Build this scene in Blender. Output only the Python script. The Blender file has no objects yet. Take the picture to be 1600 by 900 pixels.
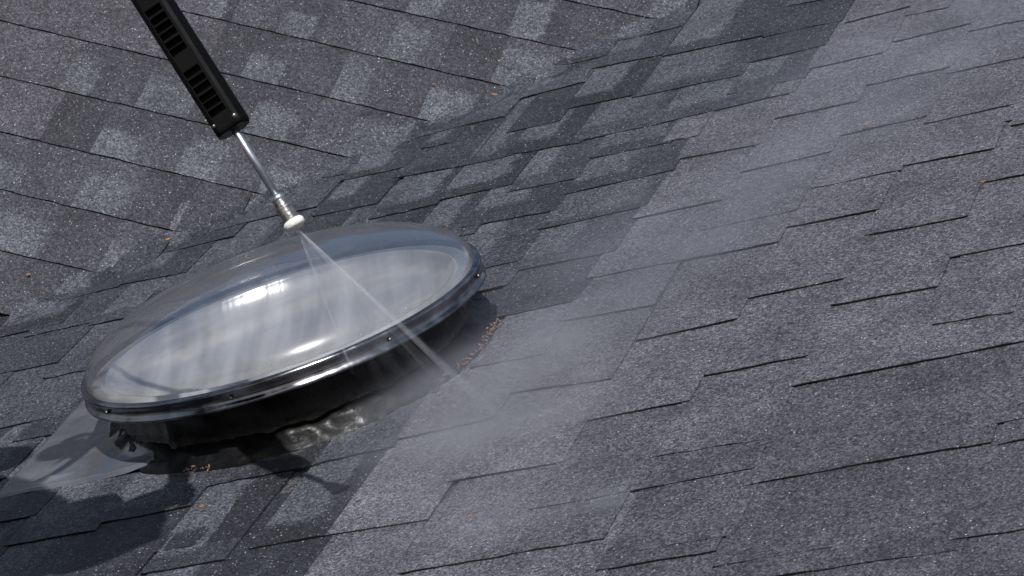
import bpy, bmesh, math, random
import numpy as np
from mathutils import Vector, Matrix, noise
random.seed(7)
C = bpy.context.scene
COL = C.collection
R = math.radians

# ------------------------------------------------------------------ survey of the place
# The two roof slopes were measured from the photograph: f, the vanishing points of the courses
# and of the shingle joints give the slope axes; everything is then built in metres on them.
FPX = 5200.0
CX, CY = 800.0, 450.0
DIST = 5.0
def nrm(v): return v / np.linalg.norm(v)
_VPv = np.array([2373.0, -1800.0]); _c = np.array([CX, CY])
_a = R(-11.42); _d = np.array([math.cos(_a), math.sin(_a)])
_T = FPX * FPX / ((_VPv - _c) @ _d)
U = -nrm(np.array([*(-_T * _d), FPX])); V = nrm(np.array([*(_VPv - _c), FPX])); N = np.cross(U, V)
PITCH = R(26.57)
Xw = np.array([1.0, 0, 0]); Vw = np.array([0, math.cos(PITCH), math.sin(PITCH)]); Nw = np.array([0, -math.sin(PITCH), math.cos(PITCH)])
def cam2world(q): return (q @ U) * Xw + (q @ V) * Vw + (q @ N) * Nw
def ray(px, py): return cam2world(np.array([px - CX, py - CY, FPX]))
O_px = (472.0, 595.0)                                    # foot of the skylight
CAM = -ray(*O_px) * (DIST / FPX)
def at_plane(px, py, Q, n):
    r = ray(px, py); t = ((Q - CAM) @ n) / (r @ n)
    return CAM + r * t
def at_depth(px, py, d): return CAM + ray(px, py) * (d / FPX)
def uv1(px, py):                                         # pixel -> metres on the right-hand slope
    P = at_plane(px, py, np.zeros(3), Nw)
    return float(P @ Xw), float(P @ Vw)
def P1(u, v, h=0.0): return u * Xw + v * Vw + h * Nw
def project(P):
    d = P - CAM
    x = d @ cam2world(np.array([1.0, 0, 0])); y = d @ cam2world(np.array([0, 1.0, 0])); z = d @ cam2world(np.array([0, 0, 1.0]))
    return CX + FPX * x / z, CY + FPX * y / z
# left-hand slope
_VPj = np.array([350.0, 170.0]) + 6150 * np.array([.44, -.9])
_a2 = R(13.0); _d2 = -np.array([math.cos(_a2), math.sin(_a2)])
_T2 = -FPX * FPX / ((_VPj - _c) @ _d2)
_A = -nrm(np.array([*(_T2 * _d2), FPX])); _B = nrm(np.array([*(_VPj - _c), FPX])); _N2 = np.cross(_A, _B)
if _N2[2] > 0: _N2 = -_N2
A2, B2, N2 = cam2world(_A), cam2world(_B), cam2world(_N2)
Q2 = at_plane(547, 251, np.zeros(3), Nw)                 # a point on the valley
def P2(a, b, h=0.0): return Q2 + a * A2 + b * B2 + h * N2
def uv2(px, py):
    P = at_plane(px, py, Q2, N2) - Q2
    return float(P @ A2), float(P @ B2)
def z2_over_1(u, v):                                     # height of the left slope over the right one
    return -float((P1(u, v) - Q2) @ N2) / float(Nw @ N2)

# ------------------------------------------------------------------ camera
cam = bpy.data.cameras.new('camera'); cam_o = bpy.data.objects.new('camera', cam); COL.objects.link(cam_o)
cam.sensor_width = 36; cam.lens = 36 * FPX / 1600; cam.clip_end = 500; cam.clip_start = .05
ax, ay, az = cam2world(np.array([1.0, 0, 0])), cam2world(np.array([0, -1.0, 0])), cam2world(np.array([0, 0, -1.0]))
cam_o.matrix_world = Matrix(((ax[0], ay[0], az[0], CAM[0]), (ax[1], ay[1], az[1], CAM[1]), (ax[2], ay[2], az[2], CAM[2]), (0, 0, 0, 1)))
C.camera = cam_o
cam.dof.use_dof = True
cam.dof.focus_distance = DIST * .985
cam.dof.aperture_fstop = 25.0

# ------------------------------------------------------------------ light
SUN = nrm(.347 * Xw - .411 * Vw + 1.0 * Nw)              # towards the sun
sun = bpy.data.lights.new('sun', 'SUN'); sun.energy = 4.7; sun.angle = R(.53); sun.color = (1.0, .975, .955)
sun_o = bpy.data.objects.new('sun', sun); COL.objects.link(sun_o)
sun_o.rotation_euler = Vector(SUN).to_track_quat('Z', 'Y').to_euler()
W = bpy.data.worlds.new('World'); C.world = W; W.use_nodes = True
nt = W.node_tree; nt.nodes.clear()
def nd(tree, typ, **kw):
    n = tree.nodes.new(typ)
    for k, v in kw.items(): setattr(n, k, v)
    return n
sky = nd(nt, 'ShaderNodeTexSky', sky_type='NISHITA', sun_disc=False)
sky.air_density = 1.3; sky.dust_density = .9; sky.ozone_density = 3.0; sky.sun_elevation = math.asin(SUN[2]); sky.sun_rotation = math.atan2(SUN[0], SUN[1])
tc = nd(nt, 'ShaderNodeTexCoord')
mp = nd(nt, 'ShaderNodeMapping'); mp.inputs['Scale'].default_value = (1.0, 1.0, 2.0); mp.inputs['Location'].default_value = (5, 2, 1)
no = nd(nt, 'ShaderNodeTexNoise'); no.inputs['Scale'].default_value = 2.3; no.inputs['Detail'].default_value = 7; no.inputs['Roughness'].default_value = .58
cr = nd(nt, 'ShaderNodeValToRGB'); cr.color_ramp.elements[0].position = .49; cr.color_ramp.elements[1].position = .64
mx = nd(nt, 'ShaderNodeMix', data_type='RGBA'); mx.inputs['B'].default_value = (6.0, 6.05, 6.2, 1)
bg = nd(nt, 'ShaderNodeBackground'); bg.inputs['Strength'].default_value = .085
wo = nd(nt, 'ShaderNodeOutputWorld')
L = nt.links.new
L(tc.outputs['Generated'], mp.inputs['Vector']); L(mp.outputs['Vector'], no.inputs['Vector']); L(no.outputs['Fac'], cr.inputs['Fac'])
L(cr.outputs['Color'], mx.inputs['Factor']); L(sky.outputs['Color'], mx.inputs['A']); L(mx.outputs['Result'], bg.inputs['Color']); L(bg.outputs['Background'], wo.inputs['Surface'])
C.view_settings.view_transform = 'Standard'; C.view_settings.look = 'None'; C.view_settings.gamma = 1; C.view_settings.exposure = 0
C.cycles.max_bounces = 8; C.cycles.transparent_max_bounces = 96; C.cycles.volume_bounces = 0
C.cycles.caustics_reflective = False; C.cycles.caustics_refractive = False
C.cycles.volume_step_rate = 1.0; C.cycles.volume_max_steps = 96

# ------------------------------------------------------------------ helpers
def tag(o, label=None, cat=None, group=None, kind=None):
    if label: o['label'] = label
    if cat: o['category'] = cat
    if group: o['group'] = group
    if kind: o['kind'] = kind
    return o
def empty(name, loc=(0, 0, 0)):
    o = bpy.data.objects.new(name, None); COL.objects.link(o); o.location = Vector(loc); o.empty_display_size = .05
    return o
def obj(name, bm, mats, parent=None, smooth=False):
    me = bpy.data.meshes.new(name); bm.to_mesh(me); bm.free()
    for m in (mats if isinstance(mats, (list, tuple)) else [mats]): me.materials.append(m)
    if smooth:
        for p in me.polygons: p.use_smooth = True
    o = bpy.data.objects.new(name, me); COL.objects.link(o)
    if parent is not None:
        o.parent = parent; o.matrix_parent_inverse = Matrix.Translation(-Vector(parent.location))
    return o
def new_mat(name):
    m = bpy.data.materials.new(name); m.use_nodes = True; t = m.node_tree; t.nodes.clear()
    out = nd(t, 'ShaderNodeOutputMaterial')
    return m, t, out
def principled(name, col, rough=.5, metal=0.0, bump=None, spec=.5, var=0.0, var_scale=20, coat=0.0, rough_var=0.0):
    m, t, out = new_mat(name)
    b = nd(t, 'ShaderNodeBsdfPrincipled'); t.links.new(b.outputs[0], out.inputs['Surface'])
    b.inputs['Base Color'].default_value = (*col, 1); b.inputs['Roughness'].default_value = rough
    b.inputs['Metallic'].default_value = metal; b.inputs['Specular IOR Level'].default_value = spec; b.inputs['Coat Weight'].default_value = coat
    g = nd(t, 'ShaderNodeNewGeometry')
    if var or rough_var:
        n = nd(t, 'ShaderNodeTexNoise'); n.inputs['Scale'].default_value = var_scale; n.inputs['Detail'].default_value = 6
        t.links.new(g.outputs['Position'], n.inputs['Vector'])
        if var:
            mr = nd(t, 'ShaderNodeMapRange'); mr.inputs['From Min'].default_value = .3; mr.inputs['From Max'].default_value = .7
            mr.inputs['To Min'].default_value = 1 - var; mr.inputs['To Max'].default_value = 1 + var
            vm = nd(t, 'ShaderNodeVectorMath', operation='SCALE'); vm.inputs[0].default_value = col
            t.links.new(n.outputs['Fac'], mr.inputs['Value']); t.links.new(mr.outputs['Result'], vm.inputs['Scale']); t.links.new(vm.outputs['Vector'], b.inputs['Base Color'])
        if rough_var:
            mr = nd(t, 'ShaderNodeMapRange'); mr.inputs['From Min'].default_value = .35; mr.inputs['From Max'].default_value = .65
            mr.inputs['To Min'].default_value = max(.02, rough - rough_var); mr.inputs['To Max'].default_value = min(1, rough + rough_var)
            t.links.new(n.outputs['Fac'], mr.inputs['Value']); t.links.new(mr.outputs['Result'], b.inputs['Roughness'])
    if bump:
        n2 = nd(t, 'ShaderNodeTexNoise'); n2.inputs['Scale'].default_value = bump[0]; n2.inputs['Detail'].default_value = 5
        bp = nd(t, 'ShaderNodeBump'); bp.inputs['Strength'].default_value = bump[1]; bp.inputs['Distance'].default_value = bump[2]
        t.links.new(g.outputs['Position'], n2.inputs['Vector']); t.links.new(n2.outputs['Fac'], bp.inputs['Height']); t.links.new(bp.outputs['Normal'], b.inputs['Normal'])
    return m

def granule_material(name):
    """asphalt shingle: ceramic granules of mixed tone, a blend patch on some tabs, a few pale flecks with their sparkle painted in"""
    m, t, out = new_mat(name); l = t.links.new
    b = nd(t, 'ShaderNodeBsdfPrincipled'); l(b.outputs[0], out.inputs['Surface'])
    g = nd(t, 'ShaderNodeNewGeometry')
    at = nd(t, 'ShaderNodeAttribute', attribute_name='tone'); uv = nd(t, 'ShaderNodeUVMap')
    sx = nd(t, 'ShaderNodeSeparateXYZ'); l(uv.outputs['UV'], sx.inputs[0])
    wob = nd(t, 'ShaderNodeTexNoise'); wob.inputs['Scale'].default_value = 38; wob.inputs['Detail'].default_value = 5; l(g.outputs['Position'], wob.inputs['Vector'])
    # patch mask: uv.x runs 1 inside the patch down to 0 at its soft rim (u), uv.y likewise (v)
    def ramp(sock, lo, hi):
        ad = nd(t, 'ShaderNodeMath', operation='MULTIPLY_ADD'); ad.inputs[1].default_value = .5; l(wob.outputs['Fac'], ad.inputs[0]); l(sock, ad.inputs[2])
        r = nd(t, 'ShaderNodeMapRange', interpolation_type='SMOOTHSTEP'); r.inputs['From Min'].default_value = lo; r.inputs['From Max'].default_value = hi
        l(ad.outputs[0], r.inputs['Value']); return r.outputs['Result']
    px_ = ramp(sx.outputs['X'], .26, .50); py_ = ramp(sx.outputs['Y'], .22, .56)
    mm = nd(t, 'ShaderNodeMath', operation='MULTIPLY'); l(px_, mm.inputs[0]); l(py_, mm.inputs[1])
    m2 = nd(t, 'ShaderNodeMath', operation='MULTIPLY'); l(mm.outputs[0], m2.inputs[0]); l(at.outputs['Alpha'], m2.inputs[1])
    pm = nd(t, 'ShaderNodeMix', data_type='RGBA'); pm.inputs['B'].default_value = (.066, .070, .081, 1)
    l(m2.outputs[0], pm.inputs['Factor']); l(at.outputs['Color'], pm.inputs['A'])
    # granules
    v1 = nd(t, 'ShaderNodeTexVoronoi'); v1.inputs['Scale'].default_value = 520; l(g.outputs['Position'], v1.inputs['Vector'])
    s1 = nd(t, 'ShaderNodeSeparateColor'); l(v1.outputs['Color'], s1.inputs[0])
    gr = nd(t, 'ShaderNodeMapRange'); gr.inputs['To Min'].default_value = .25; gr.inputs['To Max'].default_value = 1.75; l(s1.outputs[0], gr.inputs['Value'])
    n3 = nd(t, 'ShaderNodeTexVoronoi'); n3.inputs['Scale'].default_value = 250; l(g.outputs['Position'], n3.inputs['Vector']); s3 = nd(t, 'ShaderNodeSeparateColor'); l(n3.outputs['Color'], s3.inputs[0])
    r3 = nd(t, 'ShaderNodeMapRange'); r3.inputs['To Min'].default_value = .5; r3.inputs['To Max'].default_value = 1.5; l(s3.outputs[0], r3.inputs['Value'])
    n4 = nd(t, 'ShaderNodeTexNoise'); n4.inputs['Scale'].default_value = 9; n4.inputs['Detail'].default_value = 5; l(g.outputs['Position'], n4.inputs['Vector'])
    r4 = nd(t, 'ShaderNodeMapRange'); r4.inputs['From Min'].default_value = .3; r4.inputs['From Max'].default_value = .7; r4.inputs['To Min'].default_value = .76; r4.inputs['To Max'].default_value = 1.24; l(n4.outputs['Fac'], r4.inputs['Value'])
    k1 = nd(t, 'ShaderNodeMath', operation='MULTIPLY'); l(gr.outputs[0], k1.inputs[0]); l(r3.outputs[0], k1.inputs[1])
    k2 = nd(t, 'ShaderNodeMath', operation='MULTIPLY'); l(k1.outputs[0], k2.inputs[0]); l(r4.outputs[0], k2.inputs[1])
    sc = nd(t, 'ShaderNodeVectorMath', operation='SCALE'); l(pm.outputs['Result'], sc.inputs[0]); l(k2.outputs[0], sc.inputs['Scale'])
    # hue drift: some granules brown, some blue
    hm = nd(t, 'ShaderNodeMix', data_type='RGBA'); hm.inputs['A'].default_value = (1.07, 1.0, .93, 1); hm.inputs['B'].default_value = (.93, 1.0, 1.09, 1); l(s1.outputs[1], hm.inputs['Factor'])
    hv = nd(t, 'ShaderNodeVectorMath', operation='MULTIPLY'); l(sc.outputs[0], hv.inputs[0]); l(hm.outputs['Result'], hv.inputs[1])
    # pale granules, with sun glints painted into their colour
    fl = nd(t, 'ShaderNodeMapRange'); fl.inputs['From Min'].default_value = .984; fl.inputs['From Max'].default_value = .995; l(s1.outputs[2], fl.inputs['Value'])
    fm = nd(t, 'ShaderNodeMix', data_type='RGBA'); fm.inputs['B'].default_value = (.26, .26, .27, 1); l(fl.outputs[0], fm.inputs['Factor']); l(hv.outputs[0], fm.inputs['A'])
    v5 = nd(t, 'ShaderNodeTexVoronoi'); v5.inputs['Scale'].default_value = 190; l(g.outputs['Position'], v5.inputs['Vector'])
    s5 = nd(t, 'ShaderNodeSeparateColor'); l(v5.outputs['Color'], s5.inputs[0])
    a5 = nd(t, 'ShaderNodeMath', operation='GREATER_THAN'); a5.inputs[1].default_value = .984; l(s5.outputs[0], a5.inputs[0])
    d5 = nd(t, 'ShaderNodeMath', operation='LESS_THAN'); d5.inputs[1].default_value = .21; l(v5.outputs['Distance'], d5.inputs[0])
    f5 = nd(t, 'ShaderNodeMath', operation='MULTIPLY'); l(a5.outputs[0], f5.inputs[0]); l(d5.outputs[0], f5.inputs[1])
    fm2 = nd(t, 'ShaderNodeMix', data_type='RGBA'); fm2.inputs['B'].default_value = (.55, .55, .56, 1); l(f5.outputs[0], fm2.inputs['Factor']); l(fm.outputs['Result'], fm2.inputs['A'])
    l(fm2.outputs['Result'], b.inputs['Base Color'])
    b.inputs['Roughness'].default_value = .62; b.inputs['Specular IOR Level'].default_value = .35
    bp = nd(t, 'ShaderNodeBump'); bp.inputs['Strength'].default_value = .55; bp.inputs['Distance'].default_value = .0011
    inv = nd(t, 'ShaderNodeMath', operation='SUBTRACT'); inv.inputs[0].default_value = 1.0; l(v1.outputs['Distance'], inv.inputs[1])
    ba = nd(t, 'ShaderNodeMath', operation='MULTIPLY_ADD'); ba.inputs[1].default_value = 1.2; l(s1.outputs[0], ba.inputs[0]); l(inv.outputs[0], ba.inputs[2])
    l(ba.outputs[0], bp.inputs['Height']); l(bp.outputs['Normal'], b.inputs['Normal'])
    return m
M_SH = granule_material('shingle_granules')
M_EDGE = principled('asphalt_edge', (.008, .008, .009), .9, spec=.1, bump=(400, .6, .002))

# ------------------------------------------------------------------ the two slopes and their shingles
roof1 = empty('roof_slope', P1(0, 0)); tag(roof1, 'large right-hand roof slope of dark grey asphalt shingles carrying the skylight', 'roof', kind='structure')
roof2 = empty('roof_slope', Q2); tag(roof2, 'upper left roof slope of dark grey asphalt shingles beyond the valley', 'roof', kind='structure')
LEN = .40; H0 = .0046
def make_piece(plane, u0, u1, vb, tone, patch, thick=.005, ridge=1.0, sl=0.0, sr=0.0, length=LEN, bm=None, valley=False, wav=1.0, tilt=0.0, parent=None, pside=0, seed=0):
    """one shingle tab; butt edge at vb, head tucked under the courses above"""
    own = bm is None
    if own: bm = bmesh.new()
    tl = bm.loops.layers.float_color.get('tone') or bm.loops.layers.float_color.new('tone')
    ul = bm.loops.layers.uv.get('UVMap') or bm.loops.layers.uv.new('UVMap')
    PL = P1 if plane == 1 else P2
    nu, nv = (10, 5) if valley else ((6, 2) if u1 - u0 < .3 else (16, 2))
    rnd = random.Random(seed * 131 + 17)
    ph = rnd.uniform(0, 50)
    wj = [wav * .0035 * (noise.noise(Vector((ph + i * .55, 3.1, 0))) + .6 * noise.noise(Vector((ph + i * 1.9, 8.1, 0)))) for i in range(nu + 1)]
    curl = [.0012 * noise.noise(Vector((ph + i * .7, 7.7, 1))) for i in range(nu + 1)]
    vs = [0, .35, 1.0] if nv == 2 else [0, .12, .25, .42, .65, 1.0]
    top = []
    for j, fv in enumerate(vs):
        row = []
        for i in range(nu + 1):
            fu = i / nu
            uu = u0 + (u1 - u0) * fu + (1 - fv) * (sl * (1 - fu) + sr * fu) 
            vv = vb + length * fv + (wj[i] + tilt * (fu - .5)) * (1 - fv)
            h = H0 * ridge * (1 - fv) + curl[i] * (1 - fv)
            if valley:
                z2 = min(z2_over_1(uu, vv), .03) + .0045
                k = .022
                mxv = max(h, z2); h = mxv + k * math.log(math.exp((h - mxv) / k) + math.exp((z2 - mxv) / k)) - k * .69 * math.exp(-((h - z2) / .05) ** 2) * .8
            row.append((uu, vv, h))
        top.append(row)
    def mk(r, dh=0): return bm.verts.new(Vector(PL(r[0], r[1], r[2] - dh)))
    T = [[mk(r) for r in row] for row in top]
    F = [mk(r, thick) for r in top[0]]
    SL = [mk(row[0], thick) for row in top]; SR = [mk(row[-1], thick) for row in top]
    def face(vl, mat, uvs=None):
        try: f = bm.faces.new(vl)
        except ValueError: return
        f.material_index = mat
        for k, lp in enumerate(f.loops):
            lp[tl] = (*tone, patch); lp[ul].uv = uvs[k] if uvs else (0, 0)
    EXPO = .135; pw_, pv_, po_ = rnd.uniform(.9, 2.1), rnd.uniform(1.3, 2.3), rnd.uniform(-.2, .3)
    def puv(i, j):
        fu = i / nu; d = vs[j] * length / EXPO
        if pside == 2: return (1.2 - fu * pw_, 1.25 - d * pv_)      # pale patch at the lower left of the tab
        if pside == 1: return (1.2 - fu * pw_ * 1.3, d * 1.7 - .35 * pv_ + po_)       # pale patch at the upper left
        return (0, 0)
    for j in range(len(vs) - 1):
        for i in range(nu):
            face([T[j][i], T[j][i + 1], T[j + 1][i + 1], T[j + 1][i]], 0, [puv(i, j), puv(i + 1, j), puv(i + 1, j + 1), puv(i, j + 1)])
    for i in range(nu): face([F[i], F[i + 1], T[0][i + 1], T[0][i]], 1)
    for j in range(len(vs) - 1):
        face([SL[j], T[j][0], T[j + 1][0], SL[j + 1]], 0); face([SR[j], SR[j + 1], T[j + 1][-1], T[j][-1]], 0)
    if own: return obj('shingle', bm, [M_SH, M_EDGE], parent)

# butt edges measured on the right-hand slope (photo pixels, left end and right end)
SEG1 = [(960,66,1066,43),(932,109,1035,88),(1044,89,1200,57),(820,155,916,130),(891,172,994,151),(996,154,1161,120),(1145,150,1260,124),
(800,209,875,192),(902,224,1035,196),(1035,196,1200,156),(1044,224,1091,216),(1235,12,1297,0),(1200,60,1315,35),(1329,37,1429,11),(1178,100,1289,74),
(1200,156,1242,147),(1269,110,1386,84),(1405,67,1520,39),(1425,26,1482,15),(1522,50,1640,26),(1221,187,1342,161),(1362,135,1487,107),(1490,116,1615,89),
(1319,214,1452,184),(1454,195,1585,166),(1577,192,1700,168),(800,244,910,225),(929,250,1050,225),(800,302,902,282),(890,306,1050,270),(1065,251,1187,229),(730,357,869,332),
(850,361,1011,325),(1000,344,1135,314),(1166,271,1300,240),(805,427,962,396),(1112,360,1247,332),(927,437,1080,408),(1080,408,1216,382),
(1277,296,1406,270),(1410,262,1555,235),(1539,287,1690,260),(1237,357,1375,331),(1361,370,1512,342),(1494,404,1640,376),(1174,469,1326,437),
(760,503,906,472),(885,504,1021,481),(1005,534,1152,502),(745,577,850,557),(807,616,955,596),(922,660,1080,629),(1112,589,1265,559),
(1310,479,1467,451),(1470,509,1582,492),(1250,605,1425,571),(1425,571,1597,537),(1562,665,1720,640),(712,755,877,726),(1031,717,1200,689),(839,799,1000,769),(1000,769,1181,735),
(1175,761,1355,727),(1355,727,1547,695),(800,869,945,846),(1257,897,1495,864),(1497,847,1660,822),
(110,469,186,451),(46,529,147,506),(147,510,240,492),(-40,596,92,569),(76,594,175,572),(-20,677,101,652),(181,449,291,429),(264,397,366,372),(389,350,496,326),
(440,290,545,272),(540,284,635,264),(497,340,590,321),(622,280,732,261),(732,261,800,246),(691,315,800,291),(610,339,682,322),(665,234,710,225),(692,207,790,184),
(400,749,500,729),(500,728,615,701),(629,689,772,657),(400,860,510,840),(510,840,667,816),(635,899,800,870),(-60,831,57,809),(17,856,149,832),(155,822,300,794),(322,764,400,748),(252,866,380,842),(232,899,352,879),
(577,628,682,617),(585,344,640,333)]
PALE = {0,1,2,3,5,7,8,9,12,13,14,33 - 6,26,27,28,29,31,32}   # rows in the patterned part carry a pale blend patch
BOUND = [(-60,1370),(0,1340),(75,1292),(124,1262),(150,1242),(190,1180),(229,1066),(270,1051),(325,1012),(396,962),(472,906),(557,850),(620,705),(700,615),(830,520),(900,470),(1000,400)]
def bound_x(y):
    ys = [b[0] for b in BOUND]; xs = [b[1] for b in BOUND]
    return float(np.interp(y, ys, xs))
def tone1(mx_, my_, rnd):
    """weathering of a tab by where it lies: clean and patterned near the valley, dustier to the right, with mist brightness painted in beside the skylight"""
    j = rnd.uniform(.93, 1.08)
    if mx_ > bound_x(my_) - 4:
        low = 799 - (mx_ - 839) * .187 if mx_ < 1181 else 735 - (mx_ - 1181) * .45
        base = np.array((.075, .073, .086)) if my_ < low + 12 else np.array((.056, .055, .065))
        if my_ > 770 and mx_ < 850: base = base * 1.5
        elif my_ > 660 and mx_ < 920: base = base * 1.2  # brightness of the mist painted into the tone of these tabs
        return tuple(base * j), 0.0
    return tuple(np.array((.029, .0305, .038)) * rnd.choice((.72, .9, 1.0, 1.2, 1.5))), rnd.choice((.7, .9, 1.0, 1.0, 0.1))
pieces = []
for k, (x0, y0, x1, y1) in enumerate(SEG1):
    ua, va = uv1(x0, y0); ub, vb_ = uv1(x1, y1)
    pieces.append((ua, ub, (va + vb_) / 2, (x0 + x1) / 2, (y0 + y1) / 2, vb_ - va, k))
def covered(u, v, dv=.19):
    for p in pieces:
        if p[0] - .01 < u < p[1] + .01 and abs(p[2] - v) < dv: return True
    return False
count1 = 0
for (ua, ub, vb, mx_, my_, tl_, k) in pieces:
    rnd = random.Random(k * 7 + 3)
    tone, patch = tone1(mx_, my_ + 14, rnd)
    val = z2_over_1(ua, vb) > -.15
    u0 = ua
    if z2_over_1(ua, vb) > -.075:
        lim = rnd.uniform(.006, .02)
        while z2_over_1(u0, vb) < lim: u0 -= .005
    below = [p for p in pieces if min(p[1], ub) - max(p[0], ua) > .4 * (ub - ua) and .04 < vb - p[2] < .33]
    if not below:
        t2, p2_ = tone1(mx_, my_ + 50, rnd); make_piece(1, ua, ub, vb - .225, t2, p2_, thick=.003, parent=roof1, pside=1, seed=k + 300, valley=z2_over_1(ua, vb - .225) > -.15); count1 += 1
    mist_thin = 1.0 if patch > 0 else .72
    make_piece(1, u0 - .010, ub + .001, vb, tone, patch, ridge=rnd.uniform(.95, 1.06), thick=rnd.uniform(.0026, .0036) * mist_thin, sl=0, sr=rnd.uniform(-.002, .002), valley=val,
               tilt=tl_ if abs(tl_) < .03 else .0, parent=roof1, pside=1, seed=k)
    count1 += 1
# the same staggered courses where the photograph cannot show them (behind the skylight, past its edges)
PU, PV = .1275 * DIST / 4.2, .225 * DIST / 4.2
fill = bmesh.new(); fill_vis = 0
u_ref = uv1(1112, 589)[0]; v_ref = uv1(1112, 589)[1]
for j in range(-16, 13):
    for i in range(-9, 12):
        u0 = u_ref + j * PU; vb = v_ref + (i + (.5 if j % 2 else 0)) * PV
        um = u0 + PU / 2
        if z2_over_1(u0 + PU, vb) > .02 or z2_over_1(um, vb) > .03: continue
        px_, py_ = project(P1(um, vb))
        inside = -30 < px_ < 1630 and -30 < py_ < 930
        if inside and covered(um, vb, .16): continue
        rnd = random.Random(j * 91 + i)
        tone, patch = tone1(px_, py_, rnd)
        if inside:
            make_piece(1, u0, u0 + PU, vb, tone, patch, thick=.0035, parent=roof1, pside=1, seed=500 + j * 40 + i, valley=z2_over_1(u0, vb) > -.15); count1 += 1
        else:
            make_piece(1, u0, u0 + PU, vb, tone, patch, bm=fill, seed=900 + j * 40 + i)
o = obj('shingle_field', fill, [M_SH, M_EDGE], roof1); o['kind'] = 'stuff'

# left-hand slope: courses run straight through; joints measured along each butt line
ROWS2 = [  # butt line (two points), joints as x of the photo along it, (tone, patch) per tab
    ((862,0),(1022,34), [700,790,905,1010]),
    ((530,1),(912,86), [395,470,552,632,705,790,880]),
    ((297,24),(792,140), [110,178,250,318,357,430,497,600,682,765]),
    ((24,42),(675,195), [-60,30,110,225,318,375,432,514,590,655]),
    ((108,148),(547,251), [-110,-45,-2,90,184,210,290,380,470,530]),
    ((0,210),(420,310), [-80,-20,62,140,205,275,360,400]),
    ((0,300),(290,370), [-90,-30,47,110,195,262,280]),
    ((0,396),(160,432), [-100,-40,62,150]),
    ((-40,486),(16,497), [-160,-90,-30]),
]
for r, (pa, pb, joints) in enumerate(ROWS2):
    aa, ba = uv2(*pa); ab, bb = uv2(*pb)
    slope = (bb - ba) / (ab - aa); vb = (ba + bb) / 2
    mid = (aa + ab) / 2
    xs = joints + [None]
    for q in range(len(joints)):
        def a_at(x): return uv2(x, pa[1] + (x - pa[0]) * (pb[1] - pa[1]) / (pb[0] - pa[0]))[0]
        a0 = a_at(joints[q]); a1 = a_at(joints[q + 1]) if q + 1 < len(joints) else a_at(pb[0]) + .12
        rnd = random.Random(r * 53 + q * 5)
        mxp = (joints[q] + (joints[q + 1] if q + 1 < len(joints) else pb[0])) / 2
        myp = pa[1] + (mxp - pa[0]) * .235
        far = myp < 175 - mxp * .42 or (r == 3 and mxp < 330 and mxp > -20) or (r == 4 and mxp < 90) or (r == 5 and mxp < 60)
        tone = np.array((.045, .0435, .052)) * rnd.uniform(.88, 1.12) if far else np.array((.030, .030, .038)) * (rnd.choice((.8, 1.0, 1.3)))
        thin = r == 4 and mxp < 100
        gap_ = rnd.random() < .5
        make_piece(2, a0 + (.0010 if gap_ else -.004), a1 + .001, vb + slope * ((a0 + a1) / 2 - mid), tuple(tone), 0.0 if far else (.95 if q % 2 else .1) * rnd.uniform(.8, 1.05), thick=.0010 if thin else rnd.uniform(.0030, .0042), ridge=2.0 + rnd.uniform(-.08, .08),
                   parent=roof2, pside=2, seed=2000 + r * 30 + q, sl=0, sr=0, tilt=slope * (a1 - a0), wav=.6, length=.36)
fill2 = bmesh.new()
e2 = .128 * DIST / 4.2 * .8
for i in range(-6, 3):
    for j in range(-3, 16):
        vb = uv2(24, 42)[1] + i * .105; a0 = -1.6 + j * .16 + (.08 if i % 2 else 0)
        px_, py_ = project(P2(a0 + .08, vb)); 
        if -60 < px_ < 1100 and -40 < py_ < 560: continue
        h1 = float((P2(a0 + .16, vb) - P1(0, 0)) @ Nw)
        if h1 < -.05: continue
        rnd = random.Random(i * 77 + j)
        make_piece(2, a0, a0 + .16, vb, tuple(np.array((.036, .036, .043)) * rnd.uniform(.85, 1.3)), 0, bm=fill2, seed=3000 + i * 20 + j, ridge=.85)
o = obj('shingle_field', fill2, [M_SH, M_EDGE], roof2); o['kind'] = 'stuff'
def deck(name, PL, u0, u1, v0, v1, parent, h):
    bm = bmesh.new(); tl = bm.loops.layers.float_color.new('tone'); bm.loops.layers.uv.new('UVMap')
    top = [bm.verts.new(Vector(PL(u, v, h))) for u, v in ((u0, v0), (u1, v0), (u1, v1), (u0, v1))]
    bot = [bm.verts.new(Vector(PL(u, v, h - .03))) for u, v in ((u0, v0), (u1, v0), (u1, v1), (u0, v1))]
    fs = [bm.faces.new(top), bm.faces.new(bot[::-1])] + [bm.faces.new((bot[i], bot[(i + 1) % 4], top[(i + 1) % 4], top[i])) for i in range(4)]
    for f in fs:
        for lp in f.loops: lp[tl] = (.055, .055, .06, 0)
    return obj(name, bm, [M_SH, M_EDGE], parent)
deck('underlayer', P1, -1.7, 1.8, -1.7, 2.1, roof1, -.002)
deck('underlayer', P2, -1.5, 1.3, -1.2, .58, roof2, -.002)

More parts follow.
